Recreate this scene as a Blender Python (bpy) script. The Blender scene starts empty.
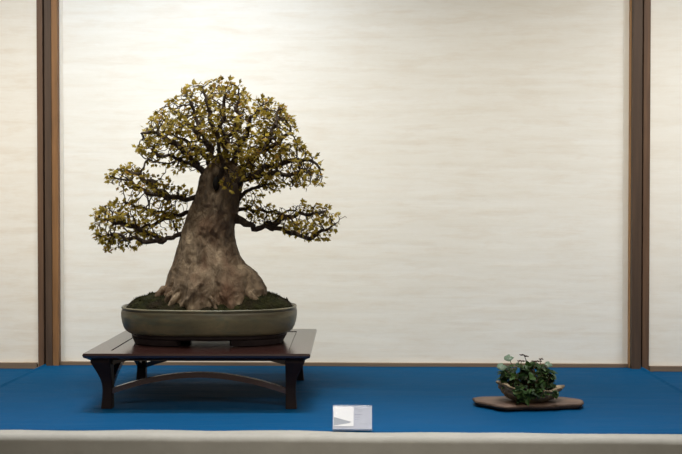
import bpy, bmesh, math, random
import numpy as np
from mathutils import Vector, Matrix, noise as mn

# ------------------------------------------------------------------ camera, world, lights
SC = bpy.context.scene
COL = SC.collection
T = 0.80                                   # height of the blue cloth
CAMH, CAMY, FPX = 0.476, -3.0, 983.0
PITCH = math.atan(17 / FPX)
YAW, CAMX = 0.028, 0.078
cam = bpy.data.cameras.new('camera')
cam.sensor_width = 36.0
cam.lens = FPX * 36.0 / 682.0
cam.clip_end = 50
cob = bpy.data.objects.new('camera', cam)
COL.objects.link(cob)
cob.location = (CAMX, CAMY, T + CAMH)
cob.rotation_euler = (math.pi / 2 - PITCH, 0, YAW)
SC.camera = cob
SC.view_settings.view_transform = 'Standard'
SC.view_settings.look = 'None'
SC.view_settings.exposure = 0.0
SC.view_settings.gamma = 1.0
SC.view_settings.use_curve_mapping = False

w = bpy.data.worlds.new('world')
SC.world = w
w.use_nodes = True
w.node_tree.nodes['Background'].inputs[0].default_value = (1.0, 0.88, 0.72, 1)
w.node_tree.nodes['Background'].inputs[1].default_value = 0.20


def area(name, loc, size, power, color, target, spread=180):
    l = bpy.data.lights.new(name, 'AREA')
    l.shape = 'RECTANGLE'
    l.size, l.size_y = size
    l.energy = power
    l.color = color
    l.spread = math.radians(spread)
    o = bpy.data.objects.new(name, l)
    o.location = loc
    o.rotation_euler = (Vector(target) - Vector(loc)).to_track_quat('-Z', 'Y').to_euler()
    COL.objects.link(o)
    return o


LAMPS = [   # unseen area lights, aimed and tinted to brighten wall and cloth
    ('lamp_left', (-0.95, -1.05, T + 2.1), (0.6, 0.12), 2.1, (1.0, 0.93, 0.72), (-0.80, 0.0, T + 0.27), 54),
    ('lamp_middle', (-0.15, -1.05, T + 2.1), (0.6, 0.12), 2.6, (1.0, 0.93, 0.75), (-0.15, 0.0, T + 0.32), 54),
    ('lamp_right', (0.65, -1.05, T + 2.1), (0.6, 0.12), 2.9, (1.0, 0.95, 0.84), (0.65, 0.0, T + 0.36), 54),
    ('lamp_high', (-0.52, -1.0, T + 2.1), (0.7, 0.12), 3.7, (0.78, 0.87, 1.0), (-0.47, 0.0, T + 0.80), 62),
    ('lamp_right_bay', (1.60, -1.05, T + 2.1), (0.8, 0.15), 6.6, (0.96, 0.985, 0.98), (1.5, 0.0, T + 0.50), 60),
    ('lamp_left_bay', (-1.85, -1.05, T + 2.1), (0.8, 0.15), 6.8, (1.0, 0.95, 0.88), (-1.7, 0.0, T + 0.48), 60),
    ('lamp_front', (-0.1, -0.55, T + 2.1), (2.2, 0.2), 9.0, (0.96, 0.98, 1.0), (-0.1, -1.06, T), 40),
    ('front_fill', (0.3, -3.0, T + 1.9), (1.5, 0.4), 5.0, (1.0, 0.95, 0.85), (0.0, -1.0, T - 0.55), 42),  # added front fill for the drape and pot
]
for L_ in LAMPS: area(*L_)


def at(px, py, D):
    """pixel of the photo at distance D in front of the camera -> world point"""
    v = Vector(((px - 341) / FPX, 1.0, -(py - 227) / FPX))
    c, s = math.cos(-PITCH), math.sin(-PITCH)
    v = Vector((v.x, v.y * c - v.z * s, v.y * s + v.z * c))
    c, s = math.cos(YAW), math.sin(YAW)
    v = Vector((v.x * c - v.y * s, v.x * s + v.y * c, v.z))
    k = D / v.y
    return Vector((CAMX + v.x * k, CAMY + D, T + CAMH + v.z * k))


# ------------------------------------------------------------------ materials
def new_mat(name):
    m = bpy.data.materials.new(name)
    m.use_nodes = True
    nt = m.node_tree
    return m, nt, nt.nodes['Principled BSDF']


def N(nt, t, **kw):
    n = nt.nodes.new(t)
    for k, v in kw.items():
        if k in n.inputs.keys():
            n.inputs[k].default_value = v
        else:
            setattr(n, k, v)
    return n


def coords(nt, scale=(1, 1, 1), loc=(0, 0, 0)):
    tc = nt.nodes.new('ShaderNodeTexCoord')
    mp = nt.nodes.new('ShaderNodeMapping')
    mp.inputs['Scale'].default_value = scale
    mp.inputs['Location'].default_value = loc
    nt.links.new(tc.outputs['Object'], mp.inputs['Vector'])
    return mp.outputs['Vector']


def noise_fac(nt, vec, scale, detail=4, rough=0.55, lo=0.3, hi=0.7, dist=0.0):
    n = N(nt, 'ShaderNodeTexNoise', Scale=scale, Detail=detail, Roughness=rough, Distortion=dist)
    nt.links.new(vec, n.inputs['Vector'])
    r = nt.nodes.new('ShaderNodeMapRange')
    r.inputs['From Min'].default_value = lo
    r.inputs['From Max'].default_value = hi
    nt.links.new(n.outputs[0], r.inputs['Value'])
    return r.outputs[0]


def mix(nt, fac, a, b):
    m = nt.nodes.new('ShaderNodeMix')
    m.data_type = 'RGBA'
    for sock, v in ((0, fac), (6, a), (7, b)):
        if isinstance(v, (int, float)):
            m.inputs[sock].default_value = v
        elif isinstance(v, tuple):
            m.inputs[sock].default_value = (*v, 1)
        else:
            nt.links.new(v, m.inputs[sock])
    return m.outputs[2]


def bump(nt, bs, h, strength, dist=0.002):
    b = nt.nodes.new('ShaderNodeBump')
    b.inputs['Strength'].default_value = strength
    b.inputs['Distance'].default_value = dist
    nt.links.new(h, b.inputs['Height'])
    nt.links.new(b.outputs[0], bs.inputs['Normal'])


def noisy(name, c1, c2, scale, rough=0.7, stretch=(1, 1, 1), c3=None, s3=3.0, bs_=0.3, bd=0.002, detail=5, spec=0.5, lo=0.3, hi=0.7):
    m, nt, bs = new_mat(name)
    v = coords(nt, stretch)
    f = noise_fac(nt, v, scale, detail, lo=lo, hi=hi)
    c = mix(nt, f, c1, c2)
    if c3:
        f3 = noise_fac(nt, v, s3, 3, lo=0.45, hi=0.75)
        c = mix(nt, f3, c, c3)
    nt.links.new(c, bs.inputs['Base Color'])
    bs.inputs['Roughness'].default_value = rough
    bs.inputs['Specular IOR Level'].default_value = spec
    if bs_:
        bump(nt, bs, f, bs_, bd)
    return m


def washi(name, base, tint, blotch, seed):
    m, nt, bs = new_mat(name)
    v = coords(nt, (1.6, 1, 20), (seed, 0, seed * 2))
    f = noise_fac(nt, v, 1.6, 5, 0.6, 0.32, 0.72, 0.25)
    v2 = coords(nt, (2.2, 1, 12), (seed + 5, 0, 0))
    f2 = noise_fac(nt, v2, 3.0, 6, 0.65, 0.48, 0.8, 0.2)
    v3 = coords(nt, (1, 1, 1.4), (seed, 0, 3))
    f3 = noise_fac(nt, v3, 60, 4, 0.6, 0.3, 0.7)
    mf0 = nt.nodes.new('ShaderNodeMath'); mf0.operation = 'MULTIPLY'; mf0.inputs[1].default_value = 0.66
    nt.links.new(f, mf0.inputs[0])
    c = mix(nt, mf0.outputs[0], base, tint)
    mf = nt.nodes.new('ShaderNodeMath'); mf.operation = 'MULTIPLY'; mf.inputs[1].default_value = 0.55
    nt.links.new(f2, mf.inputs[0])
    c = mix(nt, mf.outputs[0], c, blotch)
    mf3 = nt.nodes.new('ShaderNodeMath'); mf3.operation = 'MULTIPLY'; mf3.inputs[1].default_value = 0.10
    nt.links.new(f3, mf3.inputs[0])
    c = mix(nt, mf3.outputs[0], c, blotch)
    nt.links.new(c, bs.inputs['Base Color'])
    bs.inputs['Roughness'].default_value = 0.85
    bs.inputs['Specular IOR Level'].default_value = 0.2
    bump(nt, bs, f, 0.22, 0.0015)
    return m


def wood(name, c1, c2, c3=None, rough=0.55, axis='z', scale=14, spec=0.5, bp=0.15):
    st = {'z': (1, 1, 0.06), 'x': (0.06, 1, 1), 'y': (1, 0.06, 1)}[axis]
    m, nt, bs = new_mat(name)
    v = coords(nt, st)
    f = noise_fac(nt, v, scale * 6, 5, 0.6, 0.3, 0.7, 0.4)
    c = mix(nt, f, c1, c2)
    if c3:
        v2 = coords(nt, tuple(min(1, k * 4) for k in st), (3, 1, 2))
        f2 = noise_fac(nt, v2, 9, 3, 0.5, 0.58, 0.72)
        c = mix(nt, f2, c, c3)
    nt.links.new(c, bs.inputs['Base Color'])
    bs.inputs['Roughness'].default_value = rough
    bs.inputs['Specular IOR Level'].default_value = spec
    if bp: bump(nt, bs, f, bp, 0.001)
    return m


M = {}
M['washi_c'] = washi('washi_paper', (0.875, 0.855, 0.81), (0.79, 0.745, 0.665), (0.72, 0.63, 0.52), 0.0)
M['washi_l'] = washi('washi_paper_left', (0.86, 0.82, 0.75), (0.80, 0.73, 0.63), (0.68, 0.56, 0.42), 7.3)
M['washi_r'] = washi('washi_paper_right', (0.86, 0.82, 0.75), (0.80, 0.74, 0.65), (0.74, 0.65, 0.53), 3.1)
M['paper_strip'] = noisy('paper_edge', (0.84, 0.80, 0.73), (0.80, 0.75, 0.67), 30, 0.85, bs_=0)
M['wood_light'] = wood('wood_light', (0.30, 0.145, 0.055), (0.19, 0.09, 0.034), (0.08, 0.04, 0.02))
M['wood_lit'] = wood('wood_lit', (0.52, 0.28, 0.11), (0.38, 0.19, 0.07), (0.2, 0.1, 0.04))  # batten wood brightened to stand for grazing light on the post side
M['wood_grey'] = wood('wood_grey', (0.095, 0.056, 0.034), (0.058, 0.034, 0.021), (0.03, 0.018, 0.012))
M['wood_brown'] = wood('wood_brown', (0.155, 0.083, 0.045), (0.09, 0.048, 0.027), (0.025, 0.014, 0.01))
M['wood_gap'] = wood('wood_gap', (0.02, 0.012, 0.008), (0.03, 0.018, 0.012))
M['base'] = wood('baseboard_wood', (0.21, 0.15, 0.10), (0.16, 0.11, 0.075), axis='x')
M['stand'] = wood('stand_wood', (0.024, 0.0085, 0.0075), (0.038, 0.014, 0.011), rough=0.2, axis='x', scale=10, spec=0.8, bp=0)
M['stand_y'] = wood('stand_wood_side', (0.024, 0.0085, 0.0075), (0.038, 0.014, 0.011), rough=0.2, axis='y', scale=10, spec=0.8, bp=0)
M['stand_z'] = wood('stand_wood_leg', (0.010, 0.0045, 0.004), (0.018, 0.0075, 0.006), rough=0.6, axis='z', scale=10, spec=0.25)
for k_ in ('stand', 'stand_y'):
    b_ = M[k_].node_tree.nodes['Principled BSDF']
    b_.inputs['Coat Weight'].default_value = 0.2
    b_.inputs['Coat IOR'].default_value = 1.4
    b_.inputs['Coat Roughness'].default_value = 0.12
M['white_cloth'] = noisy('white_cloth', (0.32, 0.305, 0.27), (0.285, 0.272, 0.24), 22, 0.9, bs_=0.25, bd=0.004, spec=0.2)
M['plaster'] = noisy('plaster', (0.5, 0.45, 0.38), (0.45, 0.40, 0.33), 6, 0.9)
M['floor'] = noisy('floor_grey', (0.20, 0.18, 0.16), (0.15, 0.14, 0.12), 9, 0.6)


def blue_cloth():
    m, nt, bs = new_mat('blue_cloth')
    v = coords(nt, (1, 1, 1))
    f = noise_fac(nt, v, 2.2, 4, lo=0.3, hi=0.7)
    c = mix(nt, f, (0.0004, 0.051, 0.136), (0.0004, 0.058, 0.155))
    nt.links.new(c, bs.inputs['Base Color'])
    bs.inputs['Roughness'].default_value = 0.75
    bs.inputs['Specular IOR Level'].default_value = 0.07
    v2 = coords(nt, (0.8, 5, 1))
    f2 = noise_fac(nt, v2, 4, 3, lo=0.2, hi=0.8)
    f3 = noise_fac(nt, v, 420, 2, lo=0.2, hi=0.8)
    a = nt.nodes.new('ShaderNodeMath'); a.operation = 'MULTIPLY_ADD'; a.inputs[1].default_value = 0.05
    nt.links.new(f3, a.inputs[0]); nt.links.new(f2, a.inputs[2])
    bump(nt, bs, a.outputs[0], 0.55, 0.006)
    return m


M['blue'] = blue_cloth()


def bark(name, dark, mid, light, red, fine=1.0):
    m, nt, bs = new_mat(name)
    v = coords(nt, (1, 1, 0.55))
    f = noise_fac(nt, v, 38 * fine, 6, 0.65, 0.3, 0.7, 0.3)
    c = mix(nt, f, dark, mid)
    f2 = noise_fac(nt, coords(nt, (1, 1, 0.35), (2, 3, 1)), 27 * fine, 4, 0.6, 0.5, 0.72, 0.5)
    c = mix(nt, f2, c, light)
    f3 = noise_fac(nt, coords(nt, (1, 1, 0.8), (5, 1, 4)), 11 * fine, 4, 0.6, 0.5, 0.75, 0.3)
    c = mix(nt, f3, c, red)
    nt.links.new(c, bs.inputs['Base Color'])
    bs.inputs['Roughness'].default_value = 0.85
    bs.inputs['Specular IOR Level'].default_value = 0.25
    bump(nt, bs, f, 1.0, 0.006)
    return m


M['trunk'] = bark('trunk_bark', (0.105, 0.073, 0.048), (0.27, 0.195, 0.13), (0.43, 0.33, 0.23), (0.18, 0.10, 0.062))
M['branch'] = bark('branch_bark', (0.050, 0.034, 0.026), (0.10, 0.070, 0.052), (0.145, 0.105, 0.078), (0.06, 0.038, 0.028), 2)
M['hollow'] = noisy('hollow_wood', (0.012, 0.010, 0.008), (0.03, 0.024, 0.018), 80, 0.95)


def leafmat(name, cols, trans=0.4, scale=26, rough=0.55, spec=0.35):
    m, nt, bs = new_mat(name)
    g = nt.nodes.new('ShaderNodeAttribute'); g.attribute_name = 'tone'
    r = nt.nodes.new('ShaderNodeValToRGB')
    r.color_ramp.elements[0].color = (*cols[0], 1)
    r.color_ramp.elements[-1].color = (*cols[-1], 1)
    for i, c in enumerate(cols[1:-1]):
        e = r.color_ramp.elements.new((i + 1) / (len(cols) - 1))
        e.color = (*c, 1)
    nt.links.new(g.outputs['Fac'], r.inputs[0])
    nt.links.new(r.outputs[0], bs.inputs['Base Color'])
    bs.inputs['Roughness'].default_value = rough
    bs.inputs['Specular IOR Level'].default_value = spec
    tr = nt.nodes.new('ShaderNodeBsdfTranslucent')
    nt.links.new(r.outputs[0], tr.inputs['Color'])
    mx = nt.nodes.new('ShaderNodeMixShader')
    mx.inputs[0].default_value = trans
    nt.links.new(bs.outputs[0], mx.inputs[1]); nt.links.new(tr.outputs[0], mx.inputs[2])
    nt.links.new(mx.outputs[0], nt.nodes['Material Output'].inputs[0])
    return m


M['leaf'] = leafmat('maple_leaf', [(0.13, 0.095, 0.012), (0.30, 0.22, 0.028), (0.46, 0.35, 0.055), (0.36, 0.20, 0.035)], 0.5)
M['herb'] = leafmat('herb_leaf', [(0.015, 0.032, 0.010), (0.032, 0.070, 0.018), (0.06, 0.12, 0.025), (0.10, 0.10, 0.05)], 0.3)
M['pale_leaf'] = noisy('pale_round_leaf', (0.13, 0.19, 0.13), (0.08, 0.13, 0.08), 130, 0.5, bs_=0)
M['bud'] = noisy('dark_bud', (0.035, 0.015, 0.012), (0.07, 0.03, 0.02), 90, 0.7, bs_=0)
M['stem'] = noisy('stem_red', (0.10, 0.05, 0.03), (0.14, 0.08, 0.04), 90, 0.7, bs_=0)
M['rock'] = noisy('rock', (0.20, 0.145, 0.085), (0.36, 0.28, 0.18), 34, 0.9, c3=(0.09, 0.065, 0.045), s3=22, bs_=0.9, bd=0.004)
M['slab'] = noisy('slab_wood', (0.065, 0.034, 0.022), (0.15, 0.088, 0.055), 22, 0.62, stretch=(0.4, 2.2, 1), c3=(0.05, 0.028, 0.018), s3=10, bs_=0.6)
M['bark_edge'] = noisy('slab_bark', (0.03, 0.017, 0.012), (0.08, 0.045, 0.028), 45, 0.85, bs_=0.8)
M['moss'] = noisy('moss_green', (0.010, 0.011, 0.005), (0.036, 0.036, 0.012), 60, 0.95, c3=(0.022, 0.015, 0.010), s3=16, bs_=1.0, bd=0.006, spec=0.1)
M['soil'] = noisy('soil_dark', (0.022, 0.015, 0.010), (0.045, 0.03, 0.02), 90, 0.95, bs_=1.0, bd=0.004)
M['foot'] = noisy('pot_clay', (0.022, 0.014, 0.015), (0.040, 0.026, 0.026), 40, 0.6, bs_=0.3)


def glaze():
    m, nt, bs = new_mat('celadon_glaze')
    v = coords(nt, (1, 1, 2.2))
    f = noise_fac(nt, v, 9, 5, 0.6, 0.35, 0.68, 0.4)
    c = mix(nt, f, (0.105, 0.10, 0.066), (0.25, 0.215, 0.13))
    f2 = noise_fac(nt, coords(nt, (1, 1, 3), (1, 2, 3)), 14, 4, 0.6, 0.5, 0.7, 0.5)
    c = mix(nt, f2, c, (0.105, 0.128, 0.098))
    # brown band where the glaze breaks just under the lip
    tc = nt.nodes.new('ShaderNodeTexCoord')
    sp = nt.nodes.new('ShaderNodeSeparateXYZ')
    nt.links.new(tc.outputs['Object'], sp.inputs[0])
    nn = N(nt, 'ShaderNodeTexNoise', Scale=16.0, Detail=3.0)
    nt.links.new(tc.outputs['Object'], nn.inputs['Vector'])
    ma = nt.nodes.new('ShaderNodeMath'); ma.operation = 'MULTIPLY_ADD'; ma.inputs[1].default_value = 0.022
    nt.links.new(nn.outputs[0], ma.inputs[0]); nt.links.new(sp.outputs[2], ma.inputs[2])
    r = nt.nodes.new('ShaderNodeValToRGB')
    z0, z1 = 0.03, 0.11
    def P(z): return (z + 0.011 - z0) / (z1 - z0)
    r.color_ramp.elements[0].position = P(0.071); r.color_ramp.elements[0].color = (0, 0, 0, 1)
    r.color_ramp.elements[1].position = P(0.091); r.color_ramp.elements[1].color = (0, 0, 0, 1)
    e = r.color_ramp.elements.new(P(0.079)); e.color = (0.75, 0.75, 0.75, 1)
    mr = nt.nodes.new('ShaderNodeMapRange')
    mr.inputs['From Min'].default_value = z0; mr.inputs['From Max'].default_value = z1
    nt.links.new(ma.outputs[0], mr.inputs[0]); nt.links.new(mr.outputs[0], r.inputs[0])
    c = mix(nt, r.outputs[0], c, (0.07, 0.05, 0.03))
    nt.links.new(c, bs.inputs['Base Color'])
    bs.inputs['Roughness'].default_value = 0.42
    bump(nt, bs, f, 0.25, 0.003)
    return m


M['glaze'] = glaze()
M['glare_white'] = noisy('glare_white', (0.90, 0.90, 0.92), (0.88, 0.88, 0.91), 60, 0.5, bs_=0)
M['card_grey'] = noisy('card_grey', (0.46, 0.48, 0.58), (0.42, 0.44, 0.54), 60, 0.5, bs_=0)
M['glare_wedge'] = noisy('glare_wedge', (0.33, 0.36, 0.42), (0.29, 0.32, 0.38), 60, 0.5, bs_=0)
M['ink'] = noisy('ink', (0.24, 0.26, 0.36), (0.20, 0.22, 0.30), 60, 0.6, bs_=0)
ma_, nt_, bs_a = new_mat('clear_acrylic')
bs_a.inputs['Base Color'].default_value = (0.9, 0.93, 1, 1)
bs_a.inputs['Roughness'].default_value = 0.05
_tr = nt_.nodes.new('ShaderNodeBsdfTransparent'); _mx = nt_.nodes.new('ShaderNodeMixShader')
_mx.inputs[0].default_value = 0.08
nt_.links.new(_tr.outputs[0], _mx.inputs[1]); nt_.links.new(bs_a.outputs[0], _mx.inputs[2])
nt_.links.new(_mx.outputs[0], nt_.nodes['Material Output'].inputs[0])
M['acrylic'] = ma_


# ------------------------------------------------------------------ helpers
def link(name, bm, mat, parent=None, loc=(0, 0, 0), smooth=False):
    me = bpy.data.meshes.new(name)
    bm.normal_update()
    bm.to_mesh(me)
    bm.free()
    if mat: me.materials.append(mat)
    if smooth:
        me.polygons.foreach_set('use_smooth', [True] * len(me.polygons))
    o = bpy.data.objects.new(name, me)
    COL.objects.link(o)
    o.location = loc
    if parent: o.parent = parent
    return o


def from_py(name, verts, faces, mat, parent=None, loc=(0, 0, 0), smooth=True):
    me = bpy.data.meshes.new(name)
    me.from_pydata([tuple(v) for v in verts], [], faces)
    me.materials.append(mat)
    if smooth:
        me.polygons.foreach_set('use_smooth', [True] * len(me.polygons))
    me.update()
    o = bpy.data.objects.new(name, me)
    COL.objects.link(o)
    o.location = loc
    if parent: o.parent = parent
    return o


def bevel(bm, wd, seg=2):
    if wd > 0:
        bmesh.ops.bevel(bm, geom=bm.edges[:] , offset=wd, segments=seg, affect='EDGES', profile=0.6)
    return bm


def box(x0, x1, y0, y1, z0, z1, bv=0.0):
    bm = bmesh.new()
    bmesh.ops.create_cube(bm, size=1)
    for v in bm.verts:
        v.co = Vector((x0 if v.co.x < 0 else x1, y0 if v.co.y < 0 else y1, z0 if v.co.z < 0 else z1))
    return bevel(bm, bv)


def empty(name, loc):
    o = bpy.data.objects.new(name, None)
    o.empty_display_size = 0.05
    COL.objects.link(o)
    o.location = loc
    return o


def tag(o, label=None, cat=None, group=None, kind=None):
    if label: o['label'] = label
    if cat: o['category'] = cat
    if group: o['group'] = group
    if kind: o['kind'] = kind
    return o


def struct(name, bm, mat, label=None):
    o = link(name, bm, mat)
    o['kind'] = 'structure'
    if label: o['label'] = label
    return o


# ------------------------------------------------------------------ the setting
CEIL = 3.0
XL0, XL1 = at(37.8, 300, 3.0).x, at(60.8, 300, 3.0).x       # left post outline
XR0, XR1 = at(627.6, 300, 3.0).x, at(649.2, 300, 3.0).x     # right post outline
struct('wall_back', box(XL1 - 0.02, XR0 + 0.02, 0, 0.05, 0, CEIL), M['washi_c'], 'cream washi paper wall panel behind the bonsai')
struct('wall_back_left', box(-3.2, XL0 + 0.02, 0, 0.05, 0, CEIL), M['washi_l'], 'cream washi paper wall panel left of the left post')
struct('wall_back_right', box(XR1 - 0.02, 3.2, 0, 0.05, 0, CEIL), M['washi_r'], 'cream washi paper wall panel right of the right post')
struct('wall_left', box(-3.25, -3.2, -5.0, 0.05, 0, CEIL), M['plaster'])
struct('wall_right', box(3.2, 3.25, -5.0, 0.05, 0, CEIL), M['plaster'])
struct('floor', box(-3.25, 3.25, -5.0, 0.05, -0.05, 0), M['floor'])
struct('ceiling', box(-3.25, 3.25, -5.0, 0.05, CEIL, CEIL + 0.05), M['plaster'])
# raised paper edging beside the posts
struct('trim_1', box(XL1, XL1 + 0.010, -0.0025, 0, T, CEIL), M['paper_strip'])
struct('trim_2', box(XR0 - 0.016, XR0, -0.0025, 0, T, CEIL), M['paper_strip'])


def post(name, spans, label):
    root = empty(name, ((spans[0][0] + spans[-1][1]) / 2, 0, 0))
    tag(root, label, None, None, 'structure')
    for (x0, x1, dep, mat, nm) in spans:
        cx = root.location.x
        link(nm, box(x0 - cx, x1 - cx, -dep, 0.0, 0.0, CEIL, 0.0015), mat, root)
    return root


def X(px, dep): return at(px, 300, 3.0 - dep).x


post('trim_3', [(X(37.8, .03), X(43.6, .03), .030, M['wood_brown'], 'batten'),
                (X(43.4, .012), X(46.2, .012), .012, M['wood_gap'], 'gap_strip'),
                (X(45.4, .026), X(52.0, .026), .026, M['wood_grey'], 'post_face'),
                (X(51.5, .022), XL1, .022, M['wood_light'], 'light_batten')],
     'left dark timber post with a lighter batten on its right side')
post('trim_4', [(XR0, X(632.6, .022), .022, M['wood_lit'], 'light_batten'),
                (X(631.8, .040), X(641.4, .040), .040, M['wood_grey'], 'post_face'),
                (X(640.0, .012), X(643.2, .012), .012, M['wood_gap'], 'gap_strip'),
                (X(642.6, .030), X(649.4, .030), .030, M['wood_brown'], 'batten')],
     'right dark timber post with a thin batten coloured as if lit on its left side')
struct('baseboard_back', box(XL1, XR0, -0.012, 0, T - 0.05, T + 0.010, 0.001), M['base'])
struct('baseboard_left', box(-3.2, XL0, -0.012, 0, T - 0.05, T + 0.006, 0.001), M['base'])
struct('baseboard_right', box(XR1, 3.2, -0.012, 0, T - 0.05, T + 0.004, 0.001), M['base'])

# ------------------------------------------------------------------ cloths
# white table covering: top, rounded front edge, drape to the floor
YB, YF = -0.013, CAMY + 2.064
def white_cover():
    R = 0.013
    zt = T - 0.0045
    prof = [(YB, zt, 0)]
    prof += [(YF + R + 0.06, zt, 0)]
    for k in range(9):
        a = k / 8 * math.pi / 2
        prof.append((YF + R - R * math.sin(a), zt - R + R * math.cos(a), 0))
    zz = zt - R
    k = 0
    while zz > 0.03:
        k += 1
        zz -= 0.03 if k < 10 else 0.08
        prof.append((YF, max(zz, 0.012), min(1, k / 10)))
    nx = 360
    vs, fs = [], []
    for i in range(nx + 1):
        x = -3.15 + 6.3 * i / nx
        for j, (y, z, d) in enumerate(prof):
            wob = mn.noise(Vector((x * 1.7, 3, 0.3))) * 0.004
            if j >= 2:
                y2 = y + wob + d * 0.010 * math.sin(x * 9 + 2 * mn.noise(Vector((x * 2, 0, 0)))) + 0.0012 * mn.noise(Vector((x * 14, z * 8, 0)))
            else:
                y2 = y
            zz2 = z - (0.012 * min(1, max(0, (max(SL - x, x - SR) + 0.02) / 0.02)) if d == 0 else 0) + (0.0012 * mn.noise(Vector((x * 6, y * 30, 2))) if j >= 1 and d == 0 else 0)
            vs.append((x, y2, zz2))
    P = len(prof)
    for i in range(nx):
        for j in range(P - 1):
            a = i * P + j
            fs.append((a, a + P, a + P + 1, a + 1))
    o = from_py('tablecloth', vs, fs, M['white_cloth'])
    md = o.modifiers.new('thick', 'SOLIDIFY'); md.thickness = 0.002; md.offset = -1
    tag(o, 'off-white tablecloth draped over the front edge of the display table', 'tablecloth')


SL = at(39.5, 368, 2.965).x
SR = at(646.5, 368, 2.965).x
white_cover()


def cloth_slab(name, xa, xb, top, label, seed, th=0.011, group=None, front=CAMY + 2.108):
    nx, ny = (600 if 'large' in label else 150), 60
    vs, fs = [], []
    for i in range(nx + 1):
        for j in range(ny + 1):
            u, v = i / nx, j / ny
            x = xa + (xb - xa) * u
            yf = front + 0.0035 * mn.noise(Vector((x * 3.1, seed, 0))) + 0.0015 * mn.noise(Vector((x * 11, seed, 4)))
            y = YB - 0.0005 + (yf - YB) * v
            z = top + 0.0011 * mn.noise(Vector((x * 2.3, y * 9, seed))) + 0.0006 * mn.noise(Vector((x * 5 + y * 6, y * 20, seed + 3)))
            edge = min(1, (1 - v) * ny / 2)
            z -= (1 - edge) * 0.003
            if 'large' in label: z += 0.0045 * math.exp(-((min(x - xa, xb - x) - 0.012) / 0.006) ** 2)
            e2 = min(u, 1 - u) * nx / 1.5
            if e2 < 1: z -= (1 - e2) * 0.003
            vs.append((x, y, z))
    for i in range(nx):
        for j in range(ny):
            a = i * (ny + 1) + j
            fs.append((a, a + 1, a + ny + 2, a + ny + 1))
    o = from_py(name, vs, fs, M['blue'])
    md = o.modifiers.new('thick', 'SOLIDIFY'); md.thickness = th; md.offset = -1
    tag(o, label, 'cloth', group)
    return o


cloth_slab('display_cloth', SL, SR, T, 'large blue display cloth under the bonsai stand, between the two posts', 1.0, th=0.0030)
cloth_slab('display_cloth', -3.1, SL - 0.003, T - 0.0115, 'blue display cloth in the bay left of the left post', 2.0, th=0.003)
cloth_slab('display_cloth', SR + 0.003, 3.1, T - 0.0115, 'blue display cloth in the bay right of the right post', 3.0, th=0.003)

# ------------------------------------------------------------------ the stand
SX, SY = at(209.9, 300, 2.532).x, -0.468            # centre
HW, HD, SH = 0.267, 0.242, 0.137   # half width, half depth, height
stand = empty('display_stand', (SX, SY + 0.010, T + 0.0005))
stand.rotation_euler.z = 0.022
tag(stand, 'low dark reddish-brown wooden stand with arched stretchers carrying the bonsai pot', 'stand')


def prism(loop, a, b, axis, bv=0.0):
    """extrude a 2-D loop (u,v) between a and b along axis"""
    bm = bmesh.new()
    def mk(u, v, t):
        return {'y': (u, t, v), 'x': (t, u, v), 'z': (u, v, t)}[axis]
    A = [bm.verts.new(mk(u, v, a)) for u, v in loop]
    B = [bm.verts.new(mk(u, v, b)) for u, v in loop]
    n = len(loop)
    for i in range(n):
        bm.faces.new((A[i], A[(i + 1) % n], B[(i + 1) % n], B[i]))
    bm.faces.new(A[::-1]); bm.faces.new(B)
    bmesh.ops.recalc_face_normals(bm, faces=bm.faces[:])
    return bevel(bm, bv, 1)


# frame: four mitred rails with a moulded edge
BW = 0.052
TH = 0.017
edgeprof = [(0.0, SH), (-BW, SH), (-BW, SH - TH), (-0.012, SH - TH), (-0.006, SH - TH + 0.004), (0.0, SH - TH + 0.007), (0.002, SH - 0.005), (0.001, SH - 0.0015)]
def rail(side):
    bm = bmesh.new()
    rows = []
    for s in (-1, 1):
        row = []
        for (o_, z) in edgeprof:
            if side in ('front', 'back'):
                sg = -1 if side == 'front' else 1
                row.append(bm.verts.new((s * (HW + o_), sg * (HD + o_), z)))
            else:
                sg = -1 if side == 'left' else 1
                row.append(bm.verts.new((sg * (HW + o_), s * (HD + o_), z)))
        rows.append(row)
    n = len(edgeprof)
    for i in range(n):
        bm.faces.new((rows[0][i], rows[0][(i + 1) % n], rows[1][(i + 1) % n], rows[1][i]))
    bm.faces.new(rows[0]); bm.faces.new(rows[1][::-1])
    bmesh.ops.recalc_face_normals(bm, faces=bm.faces[:])
    return bm
for s in ('front', 'back'): link('top_rail', rail(s), M['stand'], stand)
for s in ('left', 'right'): link('top_rail', rail(s), M['stand_y'], stand)
link('top_panel', box(-HW + BW + 0.0015, HW - BW - 0.0015, -HD + BW + 0.0015, HD - BW - 0.0015, SH - 0.014, SH - 0.0012, 0.001), M['stand'], stand)


def leg(sx, sy):
    xi, yi = HW - 0.013, HD - 0.013          # outer corner at the top
    tx = ty = 0.046                           # width at the top
    bm = bmesh.new()
    rows = []
    n = 18
    zt = SH - TH
    for k in range(n + 1):
        t = k / n
        z = zt * (1 - t)
        if t < 0.08: wv = 0.046
        elif t < 0.62:
            q = (t - 0.08) / 0.54
            wv = 0.044 - 0.0205 * math.sin(q * math.pi / 2) ** 1.1
        else:
            q = (t - 0.62) / 0.38
            wv = 0.0235 + 0.0030 * q ** 2
        ix, iy = xi - 0.046, yi - 0.046
        row = [(ix, iy), (ix + wv, iy), (ix + wv, iy + wv), (ix, iy + wv)]
        rows.append([bm.verts.new((sx * a, sy * b, z)) for a, b in row])
    for k in range(n):
        for i in range(4):
            bm.faces.new((rows[k][i], rows[k][(i + 1) % 4], rows[k + 1][(i + 1) % 4], rows[k + 1][i]))
    bm.faces.new(rows[0]); bm.faces.new(rows[-1][::-1])
    bmesh.ops.recalc_face_normals(bm, faces=bm.faces[:])
    es = [e for e in bm.edges if abs(e.verts[0].co.z - e.verts[1].co.z) > 1e-4]
    bmesh.ops.bevel(bm, geom=es, offset=0.0018, segments=1, affect='EDGES')
    link('leg', bm, M['stand_z'], stand)
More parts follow.
